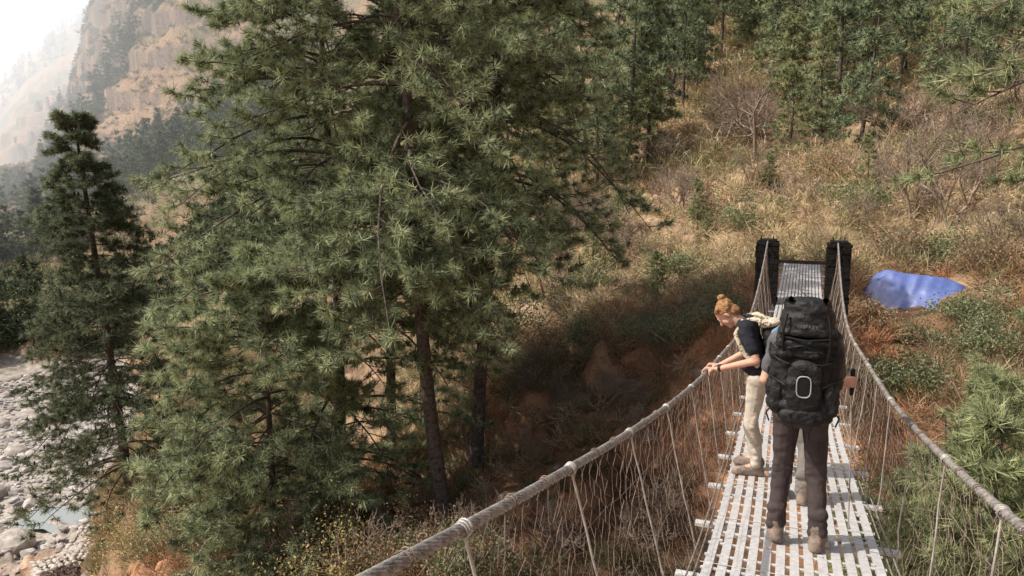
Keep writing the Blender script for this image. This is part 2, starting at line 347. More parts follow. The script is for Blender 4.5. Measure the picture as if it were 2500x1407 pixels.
yb=np.repeat(np.arange(-1.2,26,1.05),4); xb=np.tile([-.47,-.16,.16,.47],len(yb)//4)
A_.add(*boxes(np.stack([xb+sway(yb),yb,deck(yb)+.006],-1),(.011,.011,.006)))
yr=np.arange(-1.2,26,.96)+.1
A_.add(*tubes(np.stack([np.stack([sway(yr)+x,yr+rng.normal(0,.008,len(yr)),deck(yr)+.003],-1) for x in(-HW-.01,0,HW+.01)],1),.003,5))
bm_(A_.mk('deck',M_steel,BR))
for y in np.arange(-.75,25.6,1.05):
    sx=float(sway(y)); A_=Acc(); A_.add(*boxes([(sx,y,float(deck(y))-.07)],(HW+.0,.022,.04)))
    A_.add(*boxes([(sx-HW-.07,y,float(deck(y))-.045),(sx+HW+.07,y,float(deck(y))-.045)],(.068,.034,.012)))
    bm_(A_.mk('crossbeam',M_steel,BR))
for s in(-1,1):
    y=np.linspace(-1.5,26,140)
    for dx,dz in((.03,-.03),(.055,.02)):
        bm_(mk('edge_cable',*tubes(np.stack([sway(y)+s*(HW+dx),y,deck(y)+dz],-1),.006,6),M_rope,BR,smooth=True))
    y=np.linspace(-1.5,20,2600); ph=y*2*np.pi/.24
    St=[]
    for k in range(6):
        a=ph*s+k*np.pi/3
        St.append(np.stack([s*cabx(y)+.0115*np.cos(a),y,cabz(y)+.0115*np.sin(a)],-1))
    bm_(mk('main_cable',*tubes(np.array(St),.009,5),M_rope,BR,smooth=True))
    y=np.linspace(20,29,30); bm_(mk('anchor_cable',*tubes(np.stack([s*(.8+.02*(y-20)),y,-1.58-(y-20)*.19],-1),.02,8),M_rope,BR,smooth=True))
    N_=Acc()
    for y in np.arange(-.3,19.6,1.05 ):
        y0=y+(.05 if s<0 else .35); A_=Acc()
        if y0>19.6: continue
        cz=float(cabz(y0));cx=s*float(cabx(y0));dz=float(deck(y0)); bx_=float(sway(y0))+s*(HW+.08)
        q=np.linspace(0,1,9)
        P=np.stack([cx+(bx_-cx)*q+rng.normal(0,.003,9),y0+rng.normal(0,.004,9)+.03*q,cz+(dz-.06-cz)*q],-1)
        A_.add(*tubes(P,.0052,6))
        a=np.linspace(0,2*np.pi*2.5,50); A_.add(*tubes(np.stack([cx+.023*np.cos(a),y0-.03+.016*a/6.28,cz+.023*np.sin(a)],-1),.0042,5))
        bm_(A_.mk('hanger',M_rod,BR,smooth=True))
        for yt in(y0+.35,y0+.7):
            cz=float(cabz(yt));cx=s*float(cabx(yt)); a=np.linspace(0,2*np.pi*1.6,30)
            N_.add(*tubes(np.stack([cx+.022*np.cos(a),yt+.02*a/6.28,cz+.022*np.sin(a)],-1),.0024,4))
    yw=np.arange(-1.2,19.6,.07); yw=yw+rng.normal(0,.024,len(yw)); m_=len(yw); nk=20; q=np.linspace(0,1,nk)[None]
    cz=cabz(yw)[:,None];cx=s*cabx(yw)[:,None];dz=deck(yw)[:,None]
    zz=cz+(dz-.04-cz)*q; sgn=np.where((np.arange(m_)[:,None]+np.arange(nk)[None])%2==0,1,-1)
    bul=np.sin(q*np.pi)*(.03+.05*vn(yw*1.3,yw*0,4))[:,None]
    xx=cx+(sway(yw)[:,None]+s*(HW+.05)-cx)*q+s*bul+rng.normal(0,.008,(m_,nk))
    yy=yw[:,None]+sgn*.024+rng.normal(0,.012,(m_,nk))+.18*fbm(yw[:,None]*.9+0*q,zz*2.2,3,9)
    N_.add(*tubes(np.stack([xx,yy,zz],-1),np.where(rng.random((m_,1))<.14,.0019,.0012),3))
    for t_ in(.3,.66):
        y=np.linspace(-1.2,19.5,300); c=cabz(y)
        N_.add(*tubes(np.stack([s*cabx(y)*(1-t_)+(sway(y)+s*(HW+.05))*t_+s*.05,y,c+(deck(y)-c)*t_+.04*fbm(y*1.2,y*0,3,3)],-1),.0016,4))
    bm_(N_.mk('wire_netting',M_rust,BR))
    A_=Acc(); z=-5.6; r2=np.random.default_rng(5+s); tx_=s*.82+.015
    while z<-1.64:
        hh=min(.075,(-1.64-z)/2+.01); zc=z+hh
        for ix in range(2):
            for iy in range(3):
                off=.05 if int(z*7)%2 else -.05
                x0=(-.27 if ix==0 else off)+.0;x1=(off if ix==0 else .27)
                A_.add(*boxes([(tx_+(x0+x1)/2+r2.normal(0,.01),20.2-.25+.25*iy+r2.normal(0,.01),zc)],((x1-x0)/2-.004,.121,hh-.006)))
        z+=2*hh
    A_.add(*boxes([(tx_,20.2,-1.605)],(.2,.3,.04))); 
    A_.add(*boxes([(tx_,20.2,-3.62)],(.255,.35,2.0)))
    A_.add(*tubes(np.array([(tx_-.15,20.0,-1.56),(tx_-.15,20.0,-1.46)]),.015,6))
    A_.add(*tubes(np.array([(tx_+.12,20.3,-1.56),(tx_+.12,20.3,-1.48)]),.015,6))
    bm_(A_.mk('tower',M_mason,BR))
bm_(mk('end_beam',*boxes([(0,26.1,float(deck(26))+.05)],(.7,.06,.05)),M_dark,BR))

# ---------------------------------------------------------------- terrain
far=[(1500,330),(2600,350)]
TAB={-60:[(0,-13),(10,-16),(30,-22),(50,-26),(100,-26),(150,-20),(250,-12),(600,0),(1000,40),(1500,90),(2600,110)],
-34:[(0,-13),(8,-14),(20,-16),(30,-19.5),(44,-24),(95,-26),(110,-24),(140,-20),(200,-16),(350,-15),(600,-14),(1000,20),(1500,94),(2600,90)],
-31.6:[(0,-13),(8,-14),(20,-14),(30,-16.5),(44,-23.5),(90,-26),(100,-24),(130,-20),(200,-14),(350,-10),(600,6),(1000,70),(1500,183),(2600,180)],
-29.3:[(0,-13),(8,-14),(20,-12.5),(33,-14.5),(42,-18),(55,-23.5),(90,-26),(105,-24),(150,-18),(250,-9),(350,4),(600,50),(1000,100),(1500,238),(2600,220)],
-27.6:[(0,-13),(8,-14),(20,-11.5),(33,-12.6),(42,-14.5),(54,-18.5),(66,-22.5),(90,-25),(110,-23),(150,-17),(250,-6),(350,12),(450,45),(600,105),(1000,140),(1500,263),(2600,270)],
-25.5:[(0,-13),(8,-14),(15,-11.5),(22,-11),(33,-12.3),(45,-14),(60,-17.5),(85,-21),(110,-20),(160,-14),(250,0),(330,18),(400,60),(470,110),(600,170),(700,205),(1000,240)]+far,
-22:[(0,-13),(8,-13),(15,-11.5),(24,-11.2),(33,-12),(45,-13),(60,-15),(80,-17),(110,-16),(160,-9),(250,8),(320,32),(380,90),(450,150),(600,245),(1000,280)]+far,
-12:[(0,-13),(8,-12),(15,-9.8),(20,-10),(25,-10.5),(32,-10.5),(45,-11),(60,-11),(80,-8),(120,0),(200,18),(300,60),(400,130),(600,240)]+far,
-5:[(0,-13),(8,-12),(15,-9.6),(20,-9.8),(24,-9.8),(30,-8.5),(36,-7.5),(50,-5),(70,0),(100,12),(150,35),(300,90),(600,240)]+far,
2:[(0,-13),(8,-13),(12,-11.5),(18,-10),(25,-7.6),(30,-5.6),(38,-4.6),(50,-2.2),(65,1.5),(85,8),(110,18),(160,40),(300,100),(600,240)]+far,
10:[(0,-13),(8,-14),(12,-12.5),(17,-10),(22,-7.3),(27,-5),(36,-3.8),(45,-2.2),(60,1.5),(80,8),(110,20),(160,42),(300,110),(600,260)]+far,
15:[(0,-13),(8,-14),(12,-13),(16,-10.5),(20,-7),(24,-4.5),(32,-3.8),(45,-1.3),(60,2.8),(80,9.8),(110,22),(160,46),(300,120),(600,270)]+far,
20.9:[(0,-13),(8,-14),(13,-12),(17,-8.2),(19.5,-4.6),(21,-3.6),(25,-3.15),(27,-3.0),(33,-2.6),(45,-.2),(60,4.2),(80,11),(110,24),(160,50),(300,125),(600,270)]+far,
26:[(0,-13),(6,-12.5),(10,-10.5),(15,-8),(20,-5.4),(26,-4.2),(32,-3.2),(40,-.6),(50,3),(70,10.5),(100,24),(160,55),(300,130),(600,270)]+far,
34:[(0,-13),(6,-11),(10,-8.5),(15,-6.4),(20,-5),(26,-3.8),(32,-2),(40,1.6),(50,5.5),(70,14),(100,29),(160,58),(300,140),(600,280)]+far}
TAB[70]=TAB[34]
AZ_=np.array(sorted(TAB)); 
def base(x,y):
    x=np.asarray(x,float);y=np.asarray(y,float)
    d=np.hypot(x-.05,y); az=np.degrees(np.arctan2(x-.05,y))-HD; az=(az+180)%360-180
    azc=np.clip(az,-60,70)
    Z=np.stack([np.interp(d,[p[0] for p in TAB[a]],[p[1] for p in TAB[a]]) for a in AZ_])
    i=np.clip(np.searchsorted(AZ_,azc)-1,0,len(AZ_)-2); t=(azc-AZ_[i])/(AZ_[i+1]-AZ_[i]); 
    z0=np.take_along_axis(Z,i[None],0)[0]; z1=np.take_along_axis(Z,(i+1)[None],0)[0]
    return z0+(z1-z0)*t,d,az
def ter(x,y):
    x=np.asarray(x,float);y=np.asarray(y,float)
    z,d,az=base(x,y)
    br=np.clip((np.hypot(x,(y-24)*.6)-2.5)/4,0,1)
    amp=np.clip(d*.02,.2,2.5)*br
    z=z+amp*fbm(x/9,y/9,5,1)+np.clip((d-140)*.05,0,22)*fbm(x/90,y/90,5,20)*np.clip((d-100)/300,.3,1)+br*.5*fbm(x/1.6,y/1.6,3,8)
    z=z-br*np.clip((75-d)/20,0,1)*np.clip((d-14)/6,0,1)*1.2*np.maximum(.25-np.abs(fbm(x/3.2,y/3.2,4,71)),0)*4
    bed=(z<-24.3)&(d<120)&(d>35)
    z=np.where(bed,-24.3+(z+24.3)*.35,z)
    c=np.clip((d-300)/120,0,1)*np.clip((1100-d)/200,0,1)
    z=z-c*(30*np.abs(fbm(x/45+y/200,y/160,4,31))+22*np.abs(fbm(x/16,y/22,4,37)))+c*8
    c2=np.clip((d-300)/100,0,1); st=17+0*z; z=z+c2*(np.floor(z/st+fbm(x/60,y/60,2,3))*st-z+8)*.6*np.clip(fbm(x/120,y/120,2,66)*4+.7,0,1)
    return z
def hz(x,y): return float(ter(np.array([x]),np.array([y]))[0])
def pos(az,d):
    h=np.radians(np.asarray(az)+HD); return .05+np.asarray(d)*np.sin(h),np.asarray(d)*np.cos(h)
azs=np.concatenate([np.arange(-180,-60,4),np.arange(-60,-38,1.),np.arange(-38,-12,.11),np.arange(-12,38,.2),np.arange(38,60,1.),np.arange(60,181,4)])
rs=np.concatenate([[.5],np.geomspace(1.5,200,330),np.geomspace(202,900,240),np.geomspace(908,2500,80)])
RR,AA=np.meshgrid(rs,azs,indexing='ij'); X,Y=pos(AA,RR); Zt=ter(X,Y)
nr,na=RR.shape; i=np.arange(nr-1)[:,None]*na;k=np.arange(na-1)[None]
F=np.stack([i+k,i+k+1,i+na+k+1,i+na+k],-1).reshape(-1,4)[:,::-1]
def gcol(x,y,z,d):
    t=(fbm(x/5,y/5,5,40)*1.6+.5)[...,None]; t=np.clip(t,0,1)
    c=np.array([.44,.3,.19])*t+np.array([.19,.12,.075])*(1-t)
    g=np.clip(fbm(x/14,y/14,3,50)*3,0,1)[...,None]*.5; c=c*(1-g)+np.array([.23,.19,.1])*g
    az=(np.degrees(np.arctan2(x-.05,y))-HD+180)%360-180
    nb=(np.clip((30-d)/6,0,1)*.85)[...,None]; c=c*(1-nb)+np.array([.42,.205,.11])*nb*(.35+.9*t)
    gully_shade=(np.clip((-7.2-z)/1.5,0,1)*(d<26)*np.clip((az-3)/6,0,1)*.88)[...,None]; c=c*(1-gully_shade)+np.array([.07,.047,.03])*gully_shade  # shade below the deck painted into the gully soil colour
    bed=(np.clip((-22.5-z)/.8,0,1)*(d<130))[...,None]; c=c*(1-bed)+np.array([.42,.37,.32])*bed
    sand=(np.clip((57-d)/3,0,1)*np.clip((-17-z)/2,0,1))[...,None]; c=c*(1-sand)+np.array([.4,.27,.18])*sand*(.5+.8*t)
    fr=(np.clip((d-100)/60,0,1))[...,None]; t2=np.clip(fbm(x/30,y/30,5,44)*1.8+.45,0,1)[...,None]
    c2=np.array([.31,.2,.12])*t2+np.array([.125,.125,.065])*(1-t2); c=c*(1-fr)+c2*fr
    return c
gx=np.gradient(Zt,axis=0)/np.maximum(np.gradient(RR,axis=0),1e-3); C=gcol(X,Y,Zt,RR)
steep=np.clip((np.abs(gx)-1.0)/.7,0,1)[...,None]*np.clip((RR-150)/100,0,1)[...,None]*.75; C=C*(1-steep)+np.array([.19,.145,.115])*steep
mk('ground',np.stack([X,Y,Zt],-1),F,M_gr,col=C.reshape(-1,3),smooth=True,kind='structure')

# ---------------------------------------------------------------- vegetation generators
def needles(c,d,rng,nn,ts,nw,dark,light,sp=.6,up=.12):
    m=len(c); nd=nrm(d[:,None]*.55+rng.normal(0,sp,(m,nn,3))+np.array([0,0,up]))
    L=ts*rng.uniform(.55,1.08,(m,nn,1)); tip=c[:,None]+nd*L; w=nrm(np.cross(nd,rng.normal(0,1,(m,nn,3))))*nw
    b=c[:,None]+nd*L*.05
    V=np.stack([b-w,b+w,tip],2).reshape(-1,3); F=np.arange(len(V)).reshape(-1,3)
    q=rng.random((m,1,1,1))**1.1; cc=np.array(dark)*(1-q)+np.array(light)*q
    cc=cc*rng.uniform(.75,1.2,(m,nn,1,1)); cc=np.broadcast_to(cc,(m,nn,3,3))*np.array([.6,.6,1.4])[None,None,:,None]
    return V,F,cc.reshape(-1,3)
DK=(.1,.135,.08); LT=(.54,.6,.34)
def pine(seed,H,r0,c0,prof,nb,sub,tp,nn,ts,nw,lean=(0,0),up=.2,dr=.35,wob=.25,dark=DK,light=LT,dead=0,gap=0,nup=.12):
    g=np.random.default_rng(seed); n=18; t=np.linspace(0,1,n)
    P=np.stack([lean[0]*t**1.2+wob*np.sin(t*5+seed)*t,lean[1]*t+wob*np.cos(t*4+seed*2)*t,H*t-.6*(1-t)],-1)
    r=r0*((1-t)**.75*.93+.07); r[0]*=1.35; r[1]*=1.05
    TV,TF=tubes(P,r[None],10)
    TV=TV+g.normal(0,r0*.03,TV.shape)
    W=Acc(); W.add(TV,TF)
    at=lambda q:np.stack([np.interp(q,t,P[:,i]) for i in range(3)],-1)
    bt=c0+(.985-c0)*np.sort(g.random(nb)); tt=(bt-c0)/(1-c0)
    ba=np.arange(nb)*2.4+g.normal(0,.5,nb); L=prof(tt)*g.uniform(.6,1.12,nb)
    dr_=dr*g.uniform(.5,1.4,nb); sl=up+.9*tt**3+g.normal(0,.12,nb)
    s=np.linspace(0,1,8); D=np.stack([np.cos(ba),np.sin(ba),0*ba],-1); N=np.stack([-np.sin(ba),np.cos(ba),0*ba],-1)
    S=at(bt)
    B=S[:,None]+D[:,None]*(L[:,None]*s)[...,None]+N[:,None]*(L[:,None]*.10*np.sin(s*4+ba[:,None]*3)*s)[...,None]
    B[...,2]+=L[:,None]*(sl[:,None]*s-dr_[:,None]*s**2+.12*np.maximum(s-.75,0)*2)
    W.add(*tubes(B,np.clip(L[:,None]*.013,.012,.09)*(1-s*.85),5))
    sj=np.clip(.25+.75*(np.arange(sub)[None]+g.random((nb,sub)))/sub,0,.99)
    ii=np.minimum((sj*7).astype(int),6); f=sj*7-ii; bi=np.arange(nb)[:,None]
    Q=B[bi,ii]*(1-f[...,None])+B[bi,ii+1]*f[...,None]
    sd=np.where(np.arange(sub)[None]%2==0,1,-1)*g.uniform(.5,1.25,(nb,sub)); sd[:,-1]*=.1
    sdir=D[:,None]*np.cos(sd)[...,None]+N[:,None]*np.sin(sd)[...,None]; sdir[...,2]+=g.normal(-.05,.2,(nb,sub))
    sl_=(L[:,None]*.36*(1.2-sj)+.22*min(1,H/12))*g.uniform(.7,1.2,(nb,sub))
    q4=np.linspace(0,1,4); SB=Q[:,:,None]+sdir[:,:,None]*(sl_[...,None]*q4)[...,None]; SB[...,2]+=sl_[...,None]*(-.18*q4+.25*q4**2)
    W.add(*tubes(SB.reshape(-1,4,3),np.array([.014,.01,.008,.005])*max(1,H/18)*(ts/.22)**.5,3))
    q=(.3+.7*(np.arange(tp)+.5)/tp); q=np.clip(q[None,None]+g.normal(0,.08,(nb,sub,tp)),.15,1.02)
    C=Q[:,:,None]+sdir[:,:,None]*(sl_[...,None]*q)[...,None]; C[...,2]+=sl_[...,None]*(-.18*q+.25*q**2)
    C=C+g.normal(0,ts*.2,C.shape)*np.array([1,1,.7]); Dd=np.broadcast_to(sdir[:,:,None],C.shape)
    C=C.reshape(-1,3);Dd=Dd.reshape(-1,3)
    if dead:
        keep=g.random(len(C))>dead; C=C[keep];Dd=Dd[keep]
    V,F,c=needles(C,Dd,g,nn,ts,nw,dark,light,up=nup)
    return W,(V,F,c),B
def place_tree(loc,W,N,label,kindname='pine_tree',cat='pine tree',group=None,mt=None):
    E=empty(kindname,loc,label=label,category=cat)
    if group: E['group']=group
    w=W.mk('trunk',M_bark,E,smooth=True); c=mk('crown',N[0],N[1],mt or M_need,E,col=N[2]); return E,w,c
def P_(az,d): x,y=pos(az,d); return float(x),float(y),hz(float(x),float(y))
right=np.array(pos(90,1.))-np.array([.05,0]); 
def ln(r,f=0): return (float(right[0]*r+f*math.sin(rad(HD))),float(right[1]*r+f*math.cos(rad(HD))))
big=[(-5.2,21,20,.22,.33,4.4,88,ln(-2.3),11,.5),(-2.9,23.5,21,.23,.4,4.6,84,ln(1.0),12,.45),(-13.2,24,20,.19,.1,4.5,116,ln(.2),13,.3),(-9.3,28,22,.2,.26,4.3,80,ln(.3),14,.3),(-18.2,21.5,9,.12,.06,3.0,76,ln(.1),15,.2)]
for az,d,H,r0,c0,sp,nb,l,sd,wb in big:
    W_,N_,_=pine(sd,H,r0,c0,lambda t,sp=sp:sp*(.85+.3*np.sin(t*3.0))*np.clip((1.04-t)*2.6,0,1)**.8,nb,11,9,21,.32,.0105,l,.08,.62,wb,nup=.0)
    place_tree(P_(az,d),W_,N_,'tall long-needled pine with bare lower trunk on gorge slope' if H>12 else 'smaller bushy pine with low branches on gorge slope',group='tall pines on the gorge slope')
# conical left pine with cones
bx,by,bz=P_(-27.6,33)
W_,N_,B_=pine(21,2.4-bz,.21,.1,lambda t:3.9*(1-t)**.85+.25,150,9,8,16,.28,.012,ln(-1.1),.05,.65,.12,dead=.08,dark=(.065,.09,.055),light=(.27,.31,.18),nup=0)
E,w,c=place_tree((bx,by,bz),W_,N_,'narrow conical pine hung with dark cones above the riverbed')
g=np.random.default_rng(4); tips=B_[:,5:,:].reshape(-1,3); tips=tips[g.choice(len(tips),170)]; A_=Acc()
for p in tips: A_.add(*sup(p+g.normal(0,.12,3)-[0,0,.1],(.04,.04,.09),1,None,6,5),(.06,.035,.02))
A_.mk('cones',M_twig,E,kind='stuff')
# near young pines right of the bridge
NR=[(31.5,10,-2.7,1.6,31),(35,8,-2.1,1.5,32),(37,12.5,-.9,1.6,33),(28,12.5,-4.3,1.5,34),(29.5,7.2,-3.5,1.1,35),(33,15,-3.4,1.5,36),(26.5,9.5,-5.2,1.3,37)]
for az,d,tz,sp,sd in NR:
    x,y,z=P_(az,d); H=max(tz-z,1.8)
    W_,N_,_=pine(sd,H,.07,.1,lambda t,sp=sp:sp*(1.05-t*.75)*np.clip((1.03-t)*3,0,1)**.6,60,7,5,18,.2,.006,(0,0),.35,.3,dark=(.14,.18,.09),light=(.5,.54,.28))
    place_tree((x,y,z),W_,N_,'young bright green pine growing beside the bridge',group='young pines beside the bridge')
W_,N_,_=pine(41,17,.16,.5,lambda t:2.7*(1-t*.4),100,9,7,18,.2,.006,(0,0),.1,.5,dark=(.14,.18,.09),light=(.5,.54,.28))
place_tree(P_(42,11.5),W_,N_,'tall pine reaching long drooping branches toward the bridge')
# hillside forest, individuals
tmpl=[]
for sd in range(6):
    lt_=sd in(2,5)
    W_,N_,_=pine(60+sd,1.0*[13,15,11,14,12,10][sd],.17,[.15,.3,.1,.25,.35,.2][sd],lambda t:2.9*(1-t*.75)*np.clip((1.03-t)*4,0,1)**.6,50,5,4,10,.5,.036,(0,0),.12,.4,.3,dark=(.15,.18,.09) if lt_ else (.08,.115,.07),light=(.52,.54,.29) if lt_ else (.42,.48,.27))
    E,w,c=place_tree((0,0,-500),W_,N_,('light' if lt_ else 'dark')+' green pine on the dry hillside',group='pines on the hillside'); tmpl.append((E,w,c))
g=np.random.default_rng(9); k=0; spots=[(6.5,62),(8,58),(9,70),(10.5,60),(12,66),(13,75),(11.5,82),(5,55),(3,50),(7.5,80),(14.5,84),(19.5,62),(22.5,56),(24.5,66),(18.5,72),(21,78),(27,60),(29.5,66),(31,58),(33,63),(25.5,80),(28,76),(30.5,84),(33.5,80),(16.5,88),(0,46),(-8,55),(-3,60),(-13,60)]
spots+=[(9.5,56),(7,52),(11,72),(21,54),(23.5,60),(26,55),(28.5,52),(31.8,50),(33.5,54),(30,61),(25,72),(20,67),(34.5,47),(24,48),(30,45),(20,51)]
while len(spots)<112:
    az=g.uniform(-16,36); d=g.uniform(72,125)
    spots.append((az,d))
small=[(31,36),(33.5,33),(28.5,38),(25,39),(6,36),(8.5,41),(13.5,40),(3.5,38),(18,45),(33,41),(11,31),(4,43)]
for az,d in spots+small:
    x,y,z=P_(az+g.normal(0,.3),d); E,w,c=tmpl[k%6]; s=g.uniform(.75,1.15)*(.75 if d<56 else 1)
    if (az,d) in small: s=g.uniform(.16,.3); E,w,c=tmpl[2 if k%2 else 5]
    if k<6: e2=E
    else:
        e2=E.copy(); COL.objects.link(e2)
        for o in(w,c):
            o2=o.copy(); o2.parent=e2; COL.objects.link(o2)
    e2.location=(x,y,z-.2*s); e2.rotation_euler=(g.normal(0,.04),g.normal(0,.04),g.uniform(0,6.28)); e2.scale=(s,s,s*g.uniform(.9,1.15)); k+=1
# far forest mass
def scat(V,F,C,px,py,pz,s,rot,tint):
    n=len(px); c=np.cos(rot)[:,None];q=np.sin(rot)[:,None]
    X_=(V[None,:,0]*c-V[None,:,1]*q)*s[:,None]+px[:,None]; Y_=(V[None,:,0]*q+V[None,:,1]*c)*s[:,None]+py[:,None]; Z_=V[None,:,2]*s[:,None]+pz[:,None]
    return np.stack([X_,Y_,Z_],-1).reshape(-1,3),(F[None]+np.arange(n)[:,None,None]*len(V)).reshape(-1,F.shape[1]),(C[None]*tint[:,None,:]).reshape(-1,3)
A_=Acc()
W_,N_,_=pine(71,12,.2,.08,lambda t:2.6*(1-t*.9),30,3,2,5,1.1,.12,(0,0),.1,.35,.1,dark=(.06,.09,.055),light=(.24,.28,.16))
def sow(n,az0,az1,d0,d1,thr,sc,seed,pw=1.):
    g=np.random.default_rng(seed); az=g.uniform(az0,az1,n*4); d=d0+(d1-d0)*g.random(n*4)**pw; x,y=pos(az,d)
    kp=(fbm(x/60,y/60,3,77)>thr); x=x[kp][:n];y=y[kp][:n]; z=ter(x,y); kp=z>-22.8; x=x[kp];y=y[kp];z=z[kp]
    return x,y,z,g.uniform(.6,1.2,len(x))*sc,g.uniform(0,6.3,len(x)),np.repeat(g.uniform(.7,1.3,(len(x),1)),3,1)
for a in((480,-40,-14,108,240,-.2,.8,1),(660,-37,-16,220,420,-.1,.9,2),(700,-31,-15,400,700,-.06,.85,3),(240,-38,-22,1250,1560,-.3,1.5,4)):
    A_.add(*scat(N_[0],N_[1],N_[2],*sow(*a)))
A_.mk('distant_forest',M_far,kind='stuff')

# scrub: twiggy bursts
def bursts(c,r,h,col,k,w,g,upb=.5):
    n=len(c); o=g.normal(0,.35,(n,k,3)); o[...,2]=np.abs(o[...,2])*.9
    st=c[:,None]+o*np.stack([r,r,h],-1)[:,None]*.8
    d=nrm(o*1.2+g.normal(0,.5,(n,k,3))+np.array([0,0,upb])); L=(r[:,None]*g.uniform(.3,.85,(n,k)))[...,None]
    wv=nrm(np.cross(d,g.normal(0,1,(n,k,3))))*np.asarray(w).reshape(-1,1,1); mid=st+d*L*.5+g.normal(0,.08,(n,k,3))*r[:,None,None]
    V=np.stack([st-wv,st+wv,mid+wv*.7,mid-wv*.7,mid+nrm(d+g.normal(0,.4,(n,k,3)))*L*.5],2)
    b=np.arange(n*k)[:,None]*5
    F4=np.concatenate([b,b+1,b+2,b+3],1);F3=np.concatenate([b+3,b+2,b+4],1)
    cc=(col[:,None]*g.uniform(.65,1.25,(n,k,1)))[:,:,None]*np.array([.7,.7,1,1,1.2])[:,None]
    return V.reshape(-1,3),[F4,F3],cc.reshape(-1,3)
PAL=np.array([[.7,.55,.33],[.56,.4,.25],[.5,.44,.23],[.24,.26,.12],[.78,.64,.42],[.38,.22,.14]])
def zone(n,az0,az1,d0,d1,g,pw=1):
    az=g.uniform(az0,az1,n); u=g.random(n); d=np.sqrt(d0**2+(d1**2-d0**2)*u**pw); x,y=pos(az,d); return x,y,ter(x,y),d
A_=Acc(); g=np.random.default_rng(12)
TX,TY=pos(28.2,27.5)
def okt(x,y): return (np.hypot(x-TX,y-TY)>1.7)&(np.hypot(x-TX*.94,y-TY*.94)>1.6)
x,y,z,d=zone(7400,-9,37,27,110,g,1.2)
dens=fbm(x/4,y/4,3,91)
kp=(np.hypot(x,(y-23.5)*.45)>1.8)&okt(x,y)&(dens>-.24); x,y,z,d=x[kp],y[kp],z[kp],d[kp]; n=len(x)
kind=np.clip((fbm(x/9,y/9,3,60)*3.5+2.2+g.normal(0,1.4,n)).astype(int),0,5); r=g.uniform(.3,1.3,n)*(1+.3*(d>50)); 
A_.add(*bursts(np.stack([x,y,z],-1),r,r*g.uniform(.6,1.5,n),PAL[kind]*g.uniform(.65,1.15,(n,1)),66,np.clip(d*.0004,.011,.04),g,.1))
A_.mk('hillside_scrub',M_twig,kind='stuff')
A_=Acc()
x,y,z,d=zone(3200,-26,36,6,30,g,.9); kp=((np.abs(x)>1.0)|(y<14))&okt(x,y); x,y,z,d=x[kp],y[kp],z[kp],d[kp]; n=len(x)
PAL2=np.array([[.42,.27,.16],[.52,.26,.14],[.3,.21,.13],[.2,.21,.1],[.56,.43,.28]])
az_=(np.degrees(np.arctan2(x-.05,y))-HD)
kind=np.clip((fbm(x/5,y/5,3,63)*3+2+g.normal(0,1,n)).astype(int),0,4); r=g.uniform(.25,.8,n)
cl=PAL2[kind]*np.where((z<-7.8)&(d<24)&(az_>4),.42,1)[:,None]  # twig colour darkened in the gully to paint in shade under the bridge
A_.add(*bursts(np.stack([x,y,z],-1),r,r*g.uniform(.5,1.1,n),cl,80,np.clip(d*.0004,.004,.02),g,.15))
x,y,z,d=zone(1400,-30,-14,24,70,g); n=len(x); r=g.uniform(.4,1.3,n)
A_.add(*bursts(np.stack([x,y,z],-1),r,r*g.uniform(.5,1.,n),PAL[g.integers(0,4,n)]*.65,70,np.full(n,.018),g))
x,y,z,d=zone(4400,-38,-12,96,600,g,1.3); kp=z>-22.5; x,y,z,d=x[kp],y[kp],z[kp],d[kp]; n=len(x); r=g.uniform(.9,2.2,n)*(1+d/500)
A_.add(*bursts(np.stack([x,y,z],-1),r,r*.7,PAL[g.integers(1,4,n)]*np.array([.55,.56,.5]),26,.07+d*.00022,g))
A_.mk('undergrowth',M_twig,kind='stuff')
# leafy shrubs (individual)
def shrub(seed,r,h,n,ls,pal):
    g=np.random.default_rng(seed); cl=g.normal(0,.45,(16,3)); cl[:,2]=np.abs(cl[:,2])+.2
    c=(cl[g.integers(0,16,n)]+g.normal(0,.2,(n,3)))*np.array([r,r,h]); c[:,2]=np.abs(c[:,2])
    u=nrm(g.normal(0,1,(n,3)))*ls; v=nrm(np.cross(u,g.normal(0,1,(n,3))))*ls*.5
    V=np.stack([c-u,c+v,c+u,c-v],1).reshape(-1,3); F=np.arange(4*n).reshape(-1,4)
    C=np.repeat(np.array(pal)[g.integers(0,len(pal),n)]*g.uniform(.7,1.3,(n,1)),4,0)
    W=Acc(); e=cl*np.array([r,r,h]); q=np.linspace(0,1,5)[None,:,None]
    P=np.array([0,0,-.2])*(1-q)+e[:,None]*q+np.sin(q*3.1)*g.normal(0,.12,(16,1,3))*r
    W.add(*tubes(P,np.array([.035,.028,.02,.013,.006])*r,4)); return W,(V,F,C)
YL=[(.52,.4,.15),(.36,.32,.14),(.24,.25,.12),(.34,.24,.12)];GL=[(.12,.16,.08),(.19,.22,.11),(.28,.29,.16)];OL=[(.42,.26,.16),(.3,.22,.13),(.21,.2,.11)];DG=[(.05,.065,.035),(.08,.09,.05),(.12,.09,.06)]
